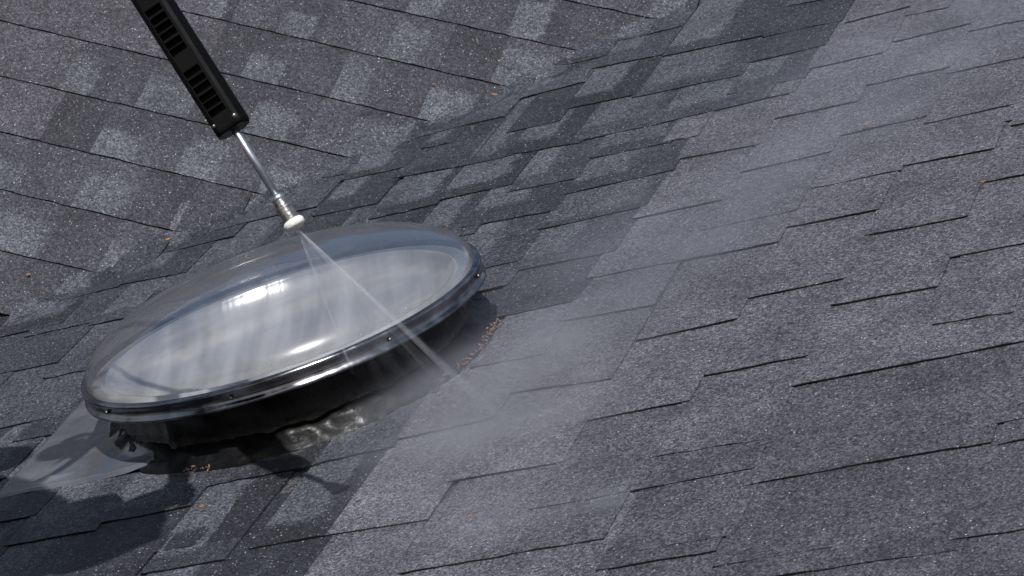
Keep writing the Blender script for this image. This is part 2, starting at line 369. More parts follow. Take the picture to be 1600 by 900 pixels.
# ------------------------------------------------------------------ tubular skylight
RING_H = .100; RR = .312
sky_o = empty('tubular_skylight', P1(0, 0)); tag(sky_o, 'clear domed tubular skylight on a black tarred tube, wet from the spray', 'skylight')
TILT = R(3.1); _dv = nrm(np.array([-.374, .927]))        # the rim leans a little away from the camera
def PS(u, v, h):
    r_ = u * _dv[0] + v * _dv[1]; hh = h - RING_H
    r2 = r_ * math.cos(TILT) + hh * math.sin(TILT); h2 = hh * math.cos(TILT) - r_ * math.sin(TILT)
    return P1(u + (r2 - r_) * _dv[0], v + (r2 - r_) * _dv[1], RING_H + h2)
def lathe(prof, seg=96, closed=False, jitter=None, tilt=99):
    bm = bmesh.new(); rows = []
    for k, (r, h) in enumerate(prof):
        if r < 1e-6: rows.append([bm.verts.new(Vector(PS(0, 0, h)))]); continue
        row = []
        for i in range(seg):
            a = 2 * math.pi * i / seg; rr, hh = (r, h) if jitter is None else jitter(r, h, a, k)
            row.append(bm.verts.new(Vector((PS if k < tilt else P1)(rr * math.cos(a), rr * math.sin(a), hh))))
        rows.append(row)
    for a, b in zip(rows[:-1], rows[1:]):
        for i in range(seg):
            j = (i + 1) % seg
            if len(a) == 1 and len(b) == 1: continue
            if len(a) == 1: bm.faces.new((a[0], b[j], b[i]))
            elif len(b) == 1: bm.faces.new((a[i], a[j], b[0]))
            else: bm.faces.new((a[i], a[j], b[j], b[i]))
    bmesh.ops.recalc_face_normals(bm, faces=bm.faces)
    return bm
def acrylic(name, tint, haze):
    m, t, out = new_mat(name); l = t.links.new
    tr = nd(t, 'ShaderNodeBsdfTransparent'); tr.inputs['Color'].default_value = (*tint, 1)
    gl = nd(t, 'ShaderNodeBsdfGlossy'); gl.inputs['Roughness'].default_value = .045
    df = nd(t, 'ShaderNodeBsdfDiffuse'); df.inputs['Color'].default_value = (.17, .17, .185, 1)
    g = nd(t, 'ShaderNodeNewGeometry'); n = nd(t, 'ShaderNodeTexNoise'); n.inputs['Scale'].default_value = 14; n.inputs['Detail'].default_value = 6
    l(g.outputs['Position'], n.inputs['Vector'])
    mr = nd(t, 'ShaderNodeMapRange'); mr.inputs['From Min'].default_value = .35; mr.inputs['From Max'].default_value = .7; mr.inputs['To Min'].default_value = haze * .5; mr.inputs['To Max'].default_value = haze * 1.5
    l(n.outputs['Fac'], mr.inputs['Value'])
    lw = nd(t, 'ShaderNodeLayerWeight'); lw.inputs['Blend'].default_value = .5
    pw = nd(t, 'ShaderNodeMath', operation='POWER'); pw.inputs[1].default_value = 3.0; l(lw.outputs['Facing'], pw.inputs[0])
    f5 = nd(t, 'ShaderNodeMath', operation='POWER'); f5.inputs[1].default_value = 2.1; l(lw.outputs['Facing'], f5.inputs[0])
    fr = nd(t, 'ShaderNodeMath', operation='MULTIPLY_ADD'); fr.inputs[1].default_value = .9; fr.inputs[2].default_value = .07; l(f5.outputs[0], fr.inputs[0])
    ad = nd(t, 'ShaderNodeMath', operation='MULTIPLY_ADD'); ad.inputs[1].default_value = .5; l(pw.outputs[0], ad.inputs[0]); l(mr.outputs[0], ad.inputs[2])
    bp = nd(t, 'ShaderNodeBump'); bp.inputs['Strength'].default_value = .06; bp.inputs['Distance'].default_value = .002; l(n.outputs['Fac'], bp.inputs['Height']); l(bp.outputs['Normal'], gl.inputs['Normal'])
    m1 = nd(t, 'ShaderNodeMixShader'); l(ad.outputs[0], m1.inputs[0]); l(tr.outputs[0], m1.inputs[1]); l(df.outputs[0], m1.inputs[2])
    g2_ = nd(t, 'ShaderNodeBsdfGlossy'); g2_.inputs['Roughness'].default_value = .25; mg = nd(t, 'ShaderNodeMixShader'); mg.inputs[0].default_value = .45; l(gl.outputs[0], mg.inputs[1]); l(g2_.outputs[0], mg.inputs[2])
    m2 = nd(t, 'ShaderNodeMixShader'); l(fr.outputs[0], m2.inputs[0]); l(m1.outputs[0], m2.inputs[1]); l(mg.outputs[0], m2.inputs[2])
    l(m2.outputs[0], out.inputs['Surface'])
    return m
M_DOME = acrylic('clear_acrylic', (.90, .905, .92), .08)
dome_prof = [(RR - .006, RING_H + .002)]
for k in range(1, 25):
    th = math.pi / 2 * k / 24
    dome_prof.append(((RR - .006) * max(0, math.cos(th)) ** .93 if k < 24 else 0, RING_H + .002 + .092 * math.sin(th)))
obj('dome', lathe(dome_prof, 128), M_DOME, sky_o, True)
M_RING = principled('chromed_ring', (.22, .22, .24), .2, metal=1.0, var=.5, var_scale=30, rough_var=.1)
ring_prof = [(RR - .020, RING_H - .0225), (RR - .002, RING_H - .026), (RR + .003, RING_H - .0235), (RR + .003, RING_H - .020), (RR - .001, RING_H - .018), (RR - .002, RING_H - .006), (RR + .002, RING_H - .002), (RR + .001, RING_H + .003), (RR - .006, RING_H + .004), (RR - .012, RING_H - .002), (RR - .020, RING_H - .010)]
ring = obj('retaining_ring', lathe(ring_prof, 128), M_RING, sky_o, True)
M_SCREW = principled('screw_steel', (.22, .215, .21), .38, metal=1)
for k in range(8):
    a = R(-128 + k * 45); bm = bmesh.new(); c0 = PS((RR + .0005) * math.cos(a), (RR + .0005) * math.sin(a), RING_H - .010)
    bmesh.ops.create_uvsphere(bm, u_segments=10, v_segments=6, radius=.0030, matrix=Matrix.Translation(Vector(c0)))
    obj('screw', bm, M_SCREW, ring, True)
# bright polished reflector dish under the dome, with its reflected streaks painted into the colour
m, t, out = new_mat('light_reflector'); l = t.links.new
b = nd(t, 'ShaderNodeBsdfPrincipled'); l(b.outputs[0], out.inputs['Surface'])
b.inputs['Metallic'].default_value = .62; b.inputs['Roughness'].default_value = .2
g = nd(t, 'ShaderNodeNewGeometry')
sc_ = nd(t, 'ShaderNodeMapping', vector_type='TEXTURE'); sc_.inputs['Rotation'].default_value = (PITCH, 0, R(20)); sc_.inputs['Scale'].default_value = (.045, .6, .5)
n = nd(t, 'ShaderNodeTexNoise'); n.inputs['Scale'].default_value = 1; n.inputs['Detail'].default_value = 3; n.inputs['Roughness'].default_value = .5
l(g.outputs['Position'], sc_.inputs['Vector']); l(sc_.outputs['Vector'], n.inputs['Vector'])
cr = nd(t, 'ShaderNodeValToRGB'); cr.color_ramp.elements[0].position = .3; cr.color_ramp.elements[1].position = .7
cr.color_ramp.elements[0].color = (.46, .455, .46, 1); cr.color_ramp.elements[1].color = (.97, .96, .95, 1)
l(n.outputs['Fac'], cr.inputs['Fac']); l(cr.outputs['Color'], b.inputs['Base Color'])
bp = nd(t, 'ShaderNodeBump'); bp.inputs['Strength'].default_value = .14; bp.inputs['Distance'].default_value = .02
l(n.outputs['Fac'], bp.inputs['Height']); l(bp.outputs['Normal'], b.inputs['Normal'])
ref_prof = [(RR - .012, RING_H - .003), (.279, RING_H - .005), (.277, RING_H), (.273, RING_H), (.270, RING_H - .006), (.258, RING_H - .024), (.235, RING_H - .036), (.18, RING_H - .046), (.09, RING_H - .053), (0, RING_H - .055)]
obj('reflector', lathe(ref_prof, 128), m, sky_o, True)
M_TUBE = principled('tarred_tube', (.004, .004, .0045), .28, spec=.3, bump=(45, .35, .004), rough_var=.1, var_scale=60)
def tj(r, h, a, k):
    s = 0.0
    for ac in (-78, -112, -150, -40, 20):
        d = (math.degrees(a) - ac + 180) % 360 - 180
        s += .006 * math.exp(-(d / 1.6) ** 2)
    return r + s + .002 * noise.noise(Vector((math.cos(a) * 5, math.sin(a) * 5, h * 20))), h
obj('tube', lathe([(.285, RING_H - .014), (.272, RING_H - .020), (.270, .045), (.276, .02), (.292, .006), (.30, -.01)], 160, jitter=tj, tilt=2), M_TUBE, sky_o, True)
M_TAR = principled('roofing_tar', (.004, .004, .0045), .42, spec=.18, bump=(45, .4, .004), rough_var=.14, var_scale=80)
def sj(r, h, a, k):
    n1 = noise.noise(Vector((math.cos(a) * 6, math.sin(a) * 6, k * .9))); n2 = noise.noise(Vector((math.cos(a) * 22, math.sin(a) * 22, k * 1.7)))
    out_ = (k in (2, 3, 4)) * (.014 * n1 + .006 * n2)
    return r + out_, h + (.007 * n1 + .004 * n2 if k in (1, 2, 3) else 0)
obj('sealant', lathe([(.268, .034), (.279, .030), (.290, .020), (.299, .013), (.308, .008), (.311, -.006)], 220, jitter=sj, tilt=0), M_TAR, sky_o, True)

# flashing plate: sheet metal, its lower left corner uncovered
M_FLASH = principled('flashing_metal', (.10, .104, .116), .3, metal=.15, bump=(11, .35, .008), rough_var=.2, var=.28, var_scale=14, coat=.8)
cu, cv = uv1(-4, 781)
bm = bmesh.new(); nu, nv = 130, 110; gc = uv1(78, 756)
gridv = []
u1_, v1_ = .12, .36
for j in range(nv + 1):
    row = []
    for i in range(nu + 1):
        u = cu + (u1_ - cu) * i / nu; v = cv + (v1_ - cv) * j / nv
        rr = math.hypot(u, v)
        h = .0080 + .0016 * noise.noise(Vector((u * 9, v * 9, 2))) + .0009 * noise.noise(Vector((u * 30, v * 30, 5))) + .03 * math.exp(-max(0, rr - .27) / .02)
        if rr < .285: h = min(h, .03)
        la, lb = (u - gc[0]) * .96 + (v - gc[1]) * .28, -(u - gc[0]) * .28 + (v - gc[1]) * .96
        h += .0045 * math.exp(-(la / .03) ** 2 - (lb / .008) ** 2) * (1 + .5 * noise.noise(Vector((u * 60, v * 60, 9))))
        row.append(bm.verts.new(Vector(P1(u, v, h))))
    gridv.append(row)
for j in range(nv):
    for i in range(nu): bm.faces.new((gridv[j][i], gridv[j][i + 1], gridv[j + 1][i + 1], gridv[j + 1][i]))
edge = [gridv[0][i] for i in range(nu + 1)]; lo = [bm.verts.new(v.co - Vector(Nw) * (.005 + .003 * noise.noise(v.co * 20)) - Vector(Vw) * (.006 + .004 * noise.noise(v.co * 13))) for v in edge]
for i in range(nu): bm.faces.new((lo[i], lo[i + 1], edge[i + 1], edge[i]))
edge = [gridv[j][0] for j in range(nv + 1)]; lo = [bm.verts.new(v.co - Vector(Nw) * .0016) for v in edge]
for i in range(nv): bm.faces.new((edge[i], edge[i + 1], lo[i + 1], lo[i]))
# the plate's right part lies under the shingles: cut it along a line from the tube to the front edge
xr, yr = uv1(246, 737)
bmesh.ops.bisect_plane(bm, geom=bm.verts[:] + bm.edges[:] + bm.faces[:], plane_co=Vector(P1(xr, yr)), plane_no=Vector(nrm(Xw * 1.0 + Vw * .25)), clear_outer=True)
obj('flashing_plate', bm, M_FLASH, sky_o, True)

# ------------------------------------------------------------------ pressure washer lance
def shadow_point(px, py, sx, sy):
    """point on the sight line of (px,py) whose shadow falls on the slope at (sx,sy)"""
    S0 = at_plane(sx, sy, np.zeros(3), Nw); r = nrm(ray(px, py))
    # closest approach of sight line and sun ray
    w0 = CAM - S0; a_ = r @ r; b_ = r @ SUN; c_ = SUN @ SUN; d_ = r @ w0; e_ = SUN @ w0
    tt = (b_ * e_ - c_ * d_) / (a_ * c_ - b_ * b_)
    return CAM + r * tt
NOZ = shadow_point(462, 353, 508, 777)
HEND = shadow_point(367, 203, 430, 750)
axis = nrm(HEND - NOZ); 
def axpt(t): return NOZ + axis * t
# distance along the lance of a pixel on its centre line
def ax_t(px, py):
    r = nrm(ray(px, py)); w0 = CAM - NOZ; b_ = r @ axis; d_ = r @ w0; e_ = axis @ w0
    return (e_ - b_ * d_) / (1 - b_ * b_)
print('NOZ h', NOZ @ Nw, 'HEND h', HEND @ Nw, 'len', np.linalg.norm(HEND - NOZ), 'axis', axis @ Xw, axis @ Vw, axis @ Nw)
view = nrm(NOZ - CAM)
side = nrm(np.cross(axis, view)); front = nrm(np.cross(side, axis))
if front @ view > 0: front = -front
if project(NOZ + side * .01)[0] < project(NOZ)[0]: side = -side
lance = empty('pressure_washer_lance', NOZ); tag(lance, 'black-handled pressure washer lance with steel tube and white nozzle above the dome', 'lance')
PXM = FPX / np.linalg.norm(NOZ - CAM)
def turn(prof, seg=32, ctr=None):
    """profile (distance along the lance, radius)"""
    bm = bmesh.new(); rows = []
    for (tq, r) in prof:
        rows.append([bm.verts.new(Vector(axpt(tq) + r * (math.cos(2 * math.pi * i / seg) * side + math.sin(2 * math.pi * i / seg) * front))) for i in range(seg)])
    for a, b2 in zip(rows[:-1], rows[1:]):
        for i in range(seg):
            bm.faces.new((a[i], a[(i + 1) % seg], b2[(i + 1) % seg], b2[i]))
    bm.faces.new(rows[0]); bm.faces.new(rows[-1][::-1]); bmesh.ops.recalc_face_normals(bm, faces=bm.faces)
    return bm
M_STEEL = principled('steel_tube', (.50, .52, .57), .38, metal=1, rough_var=.04, var_scale=90)
M_COUP = principled('steel_coupler', (.42, .40, .37), .26, metal=1, rough_var=.1, var_scale=200, var=.3)
M_WHITE = principled('white_nozzle', (.78, .77, .72), .45, var=.12, var_scale=300, bump=(300, .3, .001))
M_BLK = principled('black_plastic', (.0015, .0015, .0018), .5, spec=.08, bump=(500, .2, .0004), rough_var=.08, var_scale=40)
t_h = ax_t(367, 203)
p_ = lambda px: px / PXM
k_ax = t_h / math.hypot(367 - 462, 203 - 353)            # metres along the lance per photo pixel
q = lambda px: px * k_ax
obj('nozzle', turn([(q(-4), p_(5)), (q(-3), p_(13)), (q(0), p_(17)), (q(7), p_(17.5)), (q(10), p_(15)), (q(11), p_(11))]), M_WHITE, lance, True)
cp = obj('coupler', turn([(q(8), p_(10)), (q(8.5), p_(14.5)), (q(13), p_(15)), (q(14), p_(12.6)), (q(30), p_(12.8)), (q(31), p_(14)), (q(35), p_(14)), (q(36), p_(12)), (q(46), p_(11.6)), (q(48), p_(9))], 40), M_COUP, lance)
obj('collar', turn([(q(45), p_(8)), (q(46), p_(11.5)), (q(52), p_(11.8)), (q(55), p_(10)), (q(57), p_(6))], 24), M_STEEL, lance, True)
obj('lance_tube', turn([(q(50), p_(6.3)), (t_h + .05, p_(6.3))], 24), M_STEEL, lance, True)
# handle shroud: bevelled bar with two groups of cooling slots
hl = .40
wx, wz = p_(29.5), p_(24)
sec = []
for (sx_, sz_) in ((-1, 1), (1, 1), (1, -1), (-1, -1)):
    sec.append((sx_, sz_))
poly = [(-wx, -wz * .55), (-wx, wz * .45), (-wx * .80, wz * .82), (-wx * .74, wz * .83), (wx * .20, wz * .972), (wx * .38, wz * 1.0), (wx * .62, wz * .92), (wx * .96, wz * .28), (wx, 0), (wx * .93, -wz * .6), (wx * .6, -wz), (-wx * .7, -wz)]
slot_t = [ax_t(*p) - t_h for p in ((349,173),(341,161),(334,150),(326,137),(319,125),(311,112),(290,77),(283,66),(275,53),(268,41),(260,29),(252,16))]
pitch_ = abs(slot_t[1] - slot_t[0])
cuts = [0.0, .002, .006]
for s in slot_t: cuts += [s - pitch_ * .36, s + pitch_ * .36]
cuts += [hl - .01, hl]
bm = bmesh.new(); rows = []
for ci, tq in enumerate(cuts):
    sc_ = (.86, .96, 1.0)[ci] if ci < 3 else 1.0
    rows.append([bm.verts.new(Vector(axpt(t_h + tq) + sc_ * x * side + sc_ * z * front)) for x, z in poly])
slot_faces = []
for ci in range(len(cuts) - 1):
    for i in range(len(poly)):
        f = bm.faces.new((rows[ci][i], rows[ci][(i + 1) % len(poly)], rows[ci + 1][(i + 1) % len(poly)], rows[ci + 1][i]))
        if i == 3 and any(abs((cuts[ci] + cuts[ci + 1]) / 2 - s) < pitch_ * .1 for s in slot_t): slot_faces.append(f)
bm.faces.new(rows[0]); bm.faces.new(rows[-1][::-1]); bmesh.ops.recalc_face_normals(bm, faces=bm.faces)
bmesh.ops.inset_individual(bm, faces=slot_faces, thickness=pitch_ * .10, depth=-.010)
handle = obj('handle', bm, M_BLK, lance)
bv = handle.modifiers.new('bevel', 'BEVEL'); bv.width = .0014; bv.segments = 2; bv.limit_method = 'ANGLE'; bv.angle_limit = R(28)
for p in handle.data.polygons: p.use_smooth = False
for (px_, py_, r_) in ((370, 185, .0042), (336, 203, .0028)):
    tq = ax_t(px_, py_); base = axpt(tq); dx = (px_ - project(base)[0]) / PXM
    bm = bmesh.new(); bmesh.ops.create_uvsphere(bm, u_segments=10, v_segments=6, radius=r_, matrix=Matrix.Translation(Vector(base + side * dx * 1.1 + front * wz * .93)))
    obj('screw', bm, M_SCREW, handle, True)

# ------------------------------------------------------------------ water
def mist_material(name, dens, col, scale, lo, hi, aniso=.2):
    m, t, out = new_mat(name); l = t.links.new
    tc_ = nd(t, 'ShaderNodeTexCoord'); vl = nd(t, 'ShaderNodeVectorMath', operation='LENGTH'); l(tc_.outputs['Object'], vl.inputs[0])
    fall = nd(t, 'ShaderNodeMapRange', interpolation_type='SMOOTHSTEP'); fall.inputs['From Min'].default_value = .98; fall.inputs['From Max'].default_value = .1; l(vl.outputs['Value'], fall.inputs['Value'])
    n_ = nd(t, 'ShaderNodeTexNoise'); n_.inputs['Scale'].default_value = scale; n_.inputs['Detail'].default_value = 3; n_.inputs['Distortion'].default_value = .4; l(tc_.outputs['Object'], n_.inputs['Vector'])
    r_ = nd(t, 'ShaderNodeMapRange', interpolation_type='SMOOTHSTEP'); r_.inputs['From Min'].default_value = lo; r_.inputs['From Max'].default_value = hi; r_.inputs['To Min'].default_value = .12; l(n_.outputs['Fac'], r_.inputs['Value'])
    mu = nd(t, 'ShaderNodeMath', operation='MULTIPLY'); l(fall.outputs[0], mu.inputs[0]); l(r_.outputs[0], mu.inputs[1])
    m3 = nd(t, 'ShaderNodeMath', operation='MULTIPLY'); m3.inputs[1].default_value = dens; l(mu.outputs[0], m3.inputs[0])
    pv = nd(t, 'ShaderNodeVolumePrincipled'); pv.inputs['Color'].default_value = (*col, 1); pv.inputs['Anisotropy'].default_value = aniso
    l(m3.outputs[0], pv.inputs['Density']); l(pv.outputs[0], out.inputs['Volume'])
    return m
def mist(pa, pb, ha, hb, width, thick, dens, scale, label, lo=.42, hi=.66, col=(.76, .79, .92)):
    """ellipsoid cloud along the slope from pixel pa to pixel pb"""
    a_ = P1(*uv1(*pa), ha); b_ = P1(*uv1(*pb), hb)
    xd = nrm(b_ - a_); nd_ = nrm(Nw - (Nw @ xd) * xd); yd = np.cross(nd_, xd); ctr = (a_ + b_) / 2; ln = np.linalg.norm(b_ - a_) / 2
    bm = bmesh.new(); bmesh.ops.create_icosphere(bm, subdivisions=3, radius=1)
    me = bpy.data.meshes.new('mist'); bm.to_mesh(me); bm.free()
    me.materials.append(mist_material('water_mist', dens, col, scale, lo, hi))
    o = bpy.data.objects.new('mist', me); COL.objects.link(o)
    s = (xd * ln, yd * width, nd_ * thick)
    o.matrix_world = Matrix(((s[0][0], s[1][0], s[2][0], ctr[0]), (s[0][1], s[1][1], s[2][1], ctr[1]), (s[0][2], s[1][2], s[2][2], ctr[2]), (0, 0, 0, 1)))
    tag(o, label, 'mist', kind='stuff')
    return o
mist((545, 690), (1030, 670), .03, .04, .34, .10, 11.0, 2.6, 'bright water mist bouncing off the shingles right of the skylight', .36, .70, (.86, .87, .96))
mist((640, 730), (1360, 230), .035, .06, .30, .08, 4.6, 2.4, 'bluish plume of mist drifting up the slope', .36, .68)
mist((1040, 470), (1700, -40), .05, .09, .36, .09, 2.4, 2.2, 'thin mist fading out at the upper right of the roof', .36, .68)
mist((540, 830), (1040, 800), .015, .025, .22, .05, 6.0, 2.6, 'low mist at the foot of the spray in front of the skylight', .36, .70, (.86, .87, .96))
mist((905, 806), (1005, 788), .012, .012, .035, .022, 20.0, 1.5, 'small puff of spray at the far end of the water fan', .2, .6)

# ------------------------------------------------------------------ fan of water, droplets, bits of debris
m, t, out = new_mat('water_jet'); l = t.links.new
tr = nd(t, 'ShaderNodeBsdfTransparent'); df = nd(t, 'ShaderNodeBsdfTranslucent'); d2 = nd(t, 'ShaderNodeBsdfDiffuse')
df.inputs['Color'].default_value = d2.inputs['Color'].default_value = (.9, .92, .96, 1)
ma = nd(t, 'ShaderNodeMixShader'); l(df.outputs[0], ma.inputs[1]); l(d2.outputs[0], ma.inputs[2])
at_ = nd(t, 'ShaderNodeAttribute', attribute_name='cover'); n = nd(t, 'ShaderNodeTexNoise'); n.inputs['Scale'].default_value = 60
g = nd(t, 'ShaderNodeNewGeometry'); l(g.outputs['Position'], n.inputs['Vector'])
mu = nd(t, 'ShaderNodeMath', operation='MULTIPLY'); l(at_.outputs['Fac'], mu.inputs[0]); l(n.outputs['Fac'], mu.inputs[1])
mb = nd(t, 'ShaderNodeMixShader'); l(mu.outputs[0], mb.inputs[0]); l(tr.outputs[0], mb.inputs[1]); l(ma.outputs[0], mb.inputs[2]); l(mb.outputs[0], out.inputs['Surface'])
M_JET = m
TIP = axpt(q(-4))
def jet_ring(bm, pts, r0, r1, c0, c1):
    cl = bm.verts.layers.float_color.get('cover') or bm.verts.layers.float_color.new('cover')
    a_, b_ = pts; x = nrm(b_ - a_); y = nrm(np.cross(x, view)); z = np.cross(x, y); rows = []
    for k in range(9):
        fk = k / 8; r = r0 + (r1 - r0) * fk; c = c0 + (c1 - c0) * fk
        row = []
        for i in range(6):
            w = bm.verts.new(Vector(a_ + (b_ - a_) * fk + r * (math.cos(i * math.pi / 3) * y + math.sin(i * math.pi / 3) * z))); w[cl] = (c, c, c, 1); row.append(w)
        rows.append(row)
    for a2, b2 in zip(rows[:-1], rows[1:]):
        for i in range(6): bm.faces.new((a2[i], a2[(i + 1) % 6], b2[(i + 1) % 6], b2[i]))
FA, FB = P1(*uv1(566, 622), .004), P1(*uv1(905, 775), .004)
bm = bmesh.new()
jet_ring(bm, (TIP, FA), .0009, .0024, .30, .26); jet_ring(bm, (TIP, TIP * .3 + FB * .7), .0009, .0060, .24, 0.0)
rj = random.Random(5)
for k in range(48):
    fk = rj.random(); E_ = FA * (1 - fk) + FB * fk + Vw * rj.uniform(-.02, .02)
    E_ = TIP + (E_ - TIP) * rj.uniform(.35, 1.0); jet_ring(bm, (TIP, E_), .0008, rj.uniform(.002, .010), .045, 0.0)
sp = obj('water_spray', bm, M_JET, None, True); tag(sp, 'thin fan of water shot from the white nozzle towards the tube and shingles', 'water spray', kind='stuff')
M_DROP = principled('water_drop', (.75, .77, .8), .08, spec=.8)
bm = bmesh.new()
for k in range(240):
    if k < 240:
        fk = rj.random(); c0 = uv1(552 + 170 * fk, 616 - 85 * fk); P_ = P1(c0[0] + rj.gauss(0, .012), c0[1] + rj.gauss(-.02, .035), abs(rj.gauss(0, .03)) + .012)
    else:
        c0 = uv1(rj.gauss(760, 100), rj.gauss(690, 50)); P_ = P1(c0[0], c0[1], rj.uniform(.01, .05))
    r_ = rj.choice((.0004, .0005, .0007, .0010)); mt = Matrix.Translation(Vector(P_)) @ Matrix.Rotation(rj.uniform(-.9, .1), 4, Vector(view)) @ Matrix.Diagonal((r_ * rj.uniform(1.2, 3.2), r_, r_, 1))
    bmesh.ops.create_icosphere(bm, subdivisions=1, radius=1, matrix=mt)
dr = obj('water_droplets', bm, M_DROP, None, True); tag(dr, 'bright droplets splashing off the base of the black tube', 'droplets', kind='stuff')
M_LEAF = principled('dry_leaf', (.24, .115, .05), .7, var=.35, var_scale=300)
def leaf(px_, py_, ln, slope, label, plane=1, ang=0.0):
    Q_ = uv1(px_, py_) if plane == 1 else uv2(px_, py_); PL = P1 if plane == 1 else P2
    bm = bmesh.new(); ring_ = []
    for s_ in (0, 1):
        row = []
        for i in range(8):
            a = 2 * math.pi * i / 8; x = math.cos(a) * ln * (1 - .12 * math.sin(3 * a)); y = math.sin(a) * ln * .42
            row.append(bm.verts.new(Vector(PL(Q_[0] + x * math.cos(ang) - y * math.sin(ang), Q_[1] + x * math.sin(ang) + y * math.cos(ang), .0105 + .0016 * s_ + .0022 * math.cos(a) ** 2))))
        ring_.append(row)
    bm.faces.new(ring_[1]); bm.faces.new(ring_[0][::-1])
    for i in range(8): bm.faces.new((ring_[0][i], ring_[0][(i + 1) % 8], ring_[1][(i + 1) % 8], ring_[1][i]))
    o_ = obj('leaf_fragment', bm, M_LEAF); tag(o_, label, 'leaf', 'dry leaf bits on the roof')
leaf(677, 139, .0035, 0, 'tiny orange leaf bit on the upper slope, right of the lance', 2, .8)
leaf(773, 155, .0055, 0, 'orange leaf bit lying in the valley above the skylight', 2, .2)
leaf(263, 381, .0055, 0, 'orange leaf bit on the slope just left above the dome', 2, .9)
leaf(45, 436, .0045, 0, 'small orange leaf bit at the far left of the upper slope', 2, .6)
leaf(1357, 205, .0065, 0, 'flat orange leaf bit on the pale shingles at upper right', 1, .1)
leaf(1539, 296, .0035, 0, 'tiny tan leaf bit near the right end of a butt edge', 1, .4)
leaf(540, 769, .0040, 0, 'orange leaf bit just right of the shadow of the nozzle', 1, .2)
leaf(739, 819, .0040, 0, 'small orange leaf bit on the lower slope in the mist', 1, .5)
leaf(320, 803, .0045, 0, 'pale tan leaf bit right of the rounded dark shadow', 1, .2)
# brown litter caught along the foot of the tube
M_LIT = principled('litter', (.20, .125, .085), .85, var=.5, var_scale=260)
bm = bmesh.new()
def litter(a0, a1, n_, rad, hgt):
    for k in range(n_):
        a = R(rj.uniform(a0, a1)); rr = rad + rj.gauss(0, .004); c0 = P1(rr * math.cos(a), rr * math.sin(a), hgt + rj.uniform(0, .006))
        sz = rj.uniform(.0008, .0026)
        mt = Matrix.Translation(Vector(c0)) @ Matrix.Rotation(rj.uniform(0, 6.3), 4, Vector((rj.random(), rj.random(), rj.random())).normalized()) @ Matrix.Diagonal((sz * rj.uniform(1, 2.4), sz * .6, sz * .5, 1))
        bmesh.ops.create_icosphere(bm, subdivisions=1, radius=1, matrix=mt)
litter(-28, 14, 120, .309, .008); litter(-104, -96, 16, .311, .007)
lt = obj('leaf_litter', bm, M_LIT); tag(lt, 'brown litter caught along the tarred foot of the skylight tube', 'litter', kind='stuff')

# ------------------------------------------------------------------ the operator, just outside the picture; only the shadow falls into it
def sh(px_, py_, h):
    P_ = at_plane(px_, py_, np.zeros(3), Nw) + SUN * (h / (SUN @ Nw)); return P_
def skin(name, joints, edges, mat, parent, sub=2):
    me = bpy.data.meshes.new(name); me.from_pydata([tuple(j[0]) for j in joints], edges, []); o_ = bpy.data.objects.new(name, me); COL.objects.link(o_)
    me.materials.append(mat)
    sm = o_.modifiers.new('skin', 'SKIN'); sm.use_smooth_shade = True
    for k, j in enumerate(joints): me.skin_vertices[0].data[k].radius = (j[1], j[1])
    me.skin_vertices[0].data[0].use_root = True
    o_.modifiers.new('sub', 'SUBSURF').render_levels = sub
    o_.parent = parent; o_.matrix_parent_inverse = Matrix.Translation(-Vector(parent.location))
    return o_
M_RAIN = principled('rain_jacket', (.05, .06, .09), .6, var=.2); M_TRO = principled('work_trousers', (.06, .06, .065), .8, var=.2)
M_SKIN = principled('skin', (.46, .28, .2), .55, var=.08); M_BOOT = principled('boot_leather', (.05, .035, .025), .6); M_HAIR = principled('hair', (.03, .02, .015), .7)
RH, RE, RS = sh(275, 775, .93), sh(30, 838, .98), sh(-60, 985, 1.18)
LS = RS + .36 * Vw - .06 * Xw; LH = sh(130, 707, .86); LE = sh(-160, 742, .95)
HIP = P1(-.52, -.98, .86); NECK = (RS + LS) / 2 + .05 * Nw + .05 * Xw
FR, FL = P1(-.60, -1.12, .012), P1(-.66, -.82, .012)
man = empty('person', (FR + FL) / 2); tag(man, 'operator in a dark rain jacket bending forward with both arms stretched to the lance', 'person')
CH = NECK * .75 + HIP * .25 - .04 * Nw; BE = NECK * .35 + HIP * .65
skin('jacket', [(HIP, .15), (BE, .155), (CH, .165), (NECK, .075), (RS, .085), (RE, .082), (RH - nrm(RH - RE) * .07, .07), (LS, .085), (LE, .062), (LH - nrm(LH - LE) * .09, .05)],
     [(0, 1), (1, 2), (2, 3), (2, 4), (4, 5), (5, 6), (2, 7), (7, 8), (8, 9)], M_RAIN, man)
HR, HL_ = HIP - .10 * Vw, HIP + .10 * Vw
KR, KL = (HR + FR) / 2 + .08 * Xw, (HL_ + FL) / 2 + .08 * Xw
UPZ = np.array([0, 0, 1.0])
skin('trousers', [(HIP, .14), (HR - .05 * UPZ, .095), (KR, .068), (FR + .1 * UPZ, .052), (HL_ - .05 * UPZ, .095), (KL, .068), (FL + .1 * UPZ, .052)], [(0, 1), (1, 2), (2, 3), (0, 4), (4, 5), (5, 6)], M_TRO, man)
for F_ in (FR, FL): skin('boot', [(F_ + .10 * UPZ, .05), (F_ + .05 * Nw, .052), (F_ + .045 * Nw + .11 * Xw, .047), (F_ + .035 * Nw + .19 * Xw, .035)], [(0, 1), (1, 2), (2, 3)], M_BOOT, man)
HD = NECK + .13 * nrm(NECK - CH) + .03 * Xw
fw_ = nrm(.8 * Xw + .25 * Vw - .55 * UPZ); up_ = nrm(UPZ - (UPZ @ fw_) * fw_); rt_ = np.cross(fw_, up_)
bm = bmesh.new()
bmesh.ops.create_uvsphere(bm, u_segments=32, v_segments=20, radius=1)
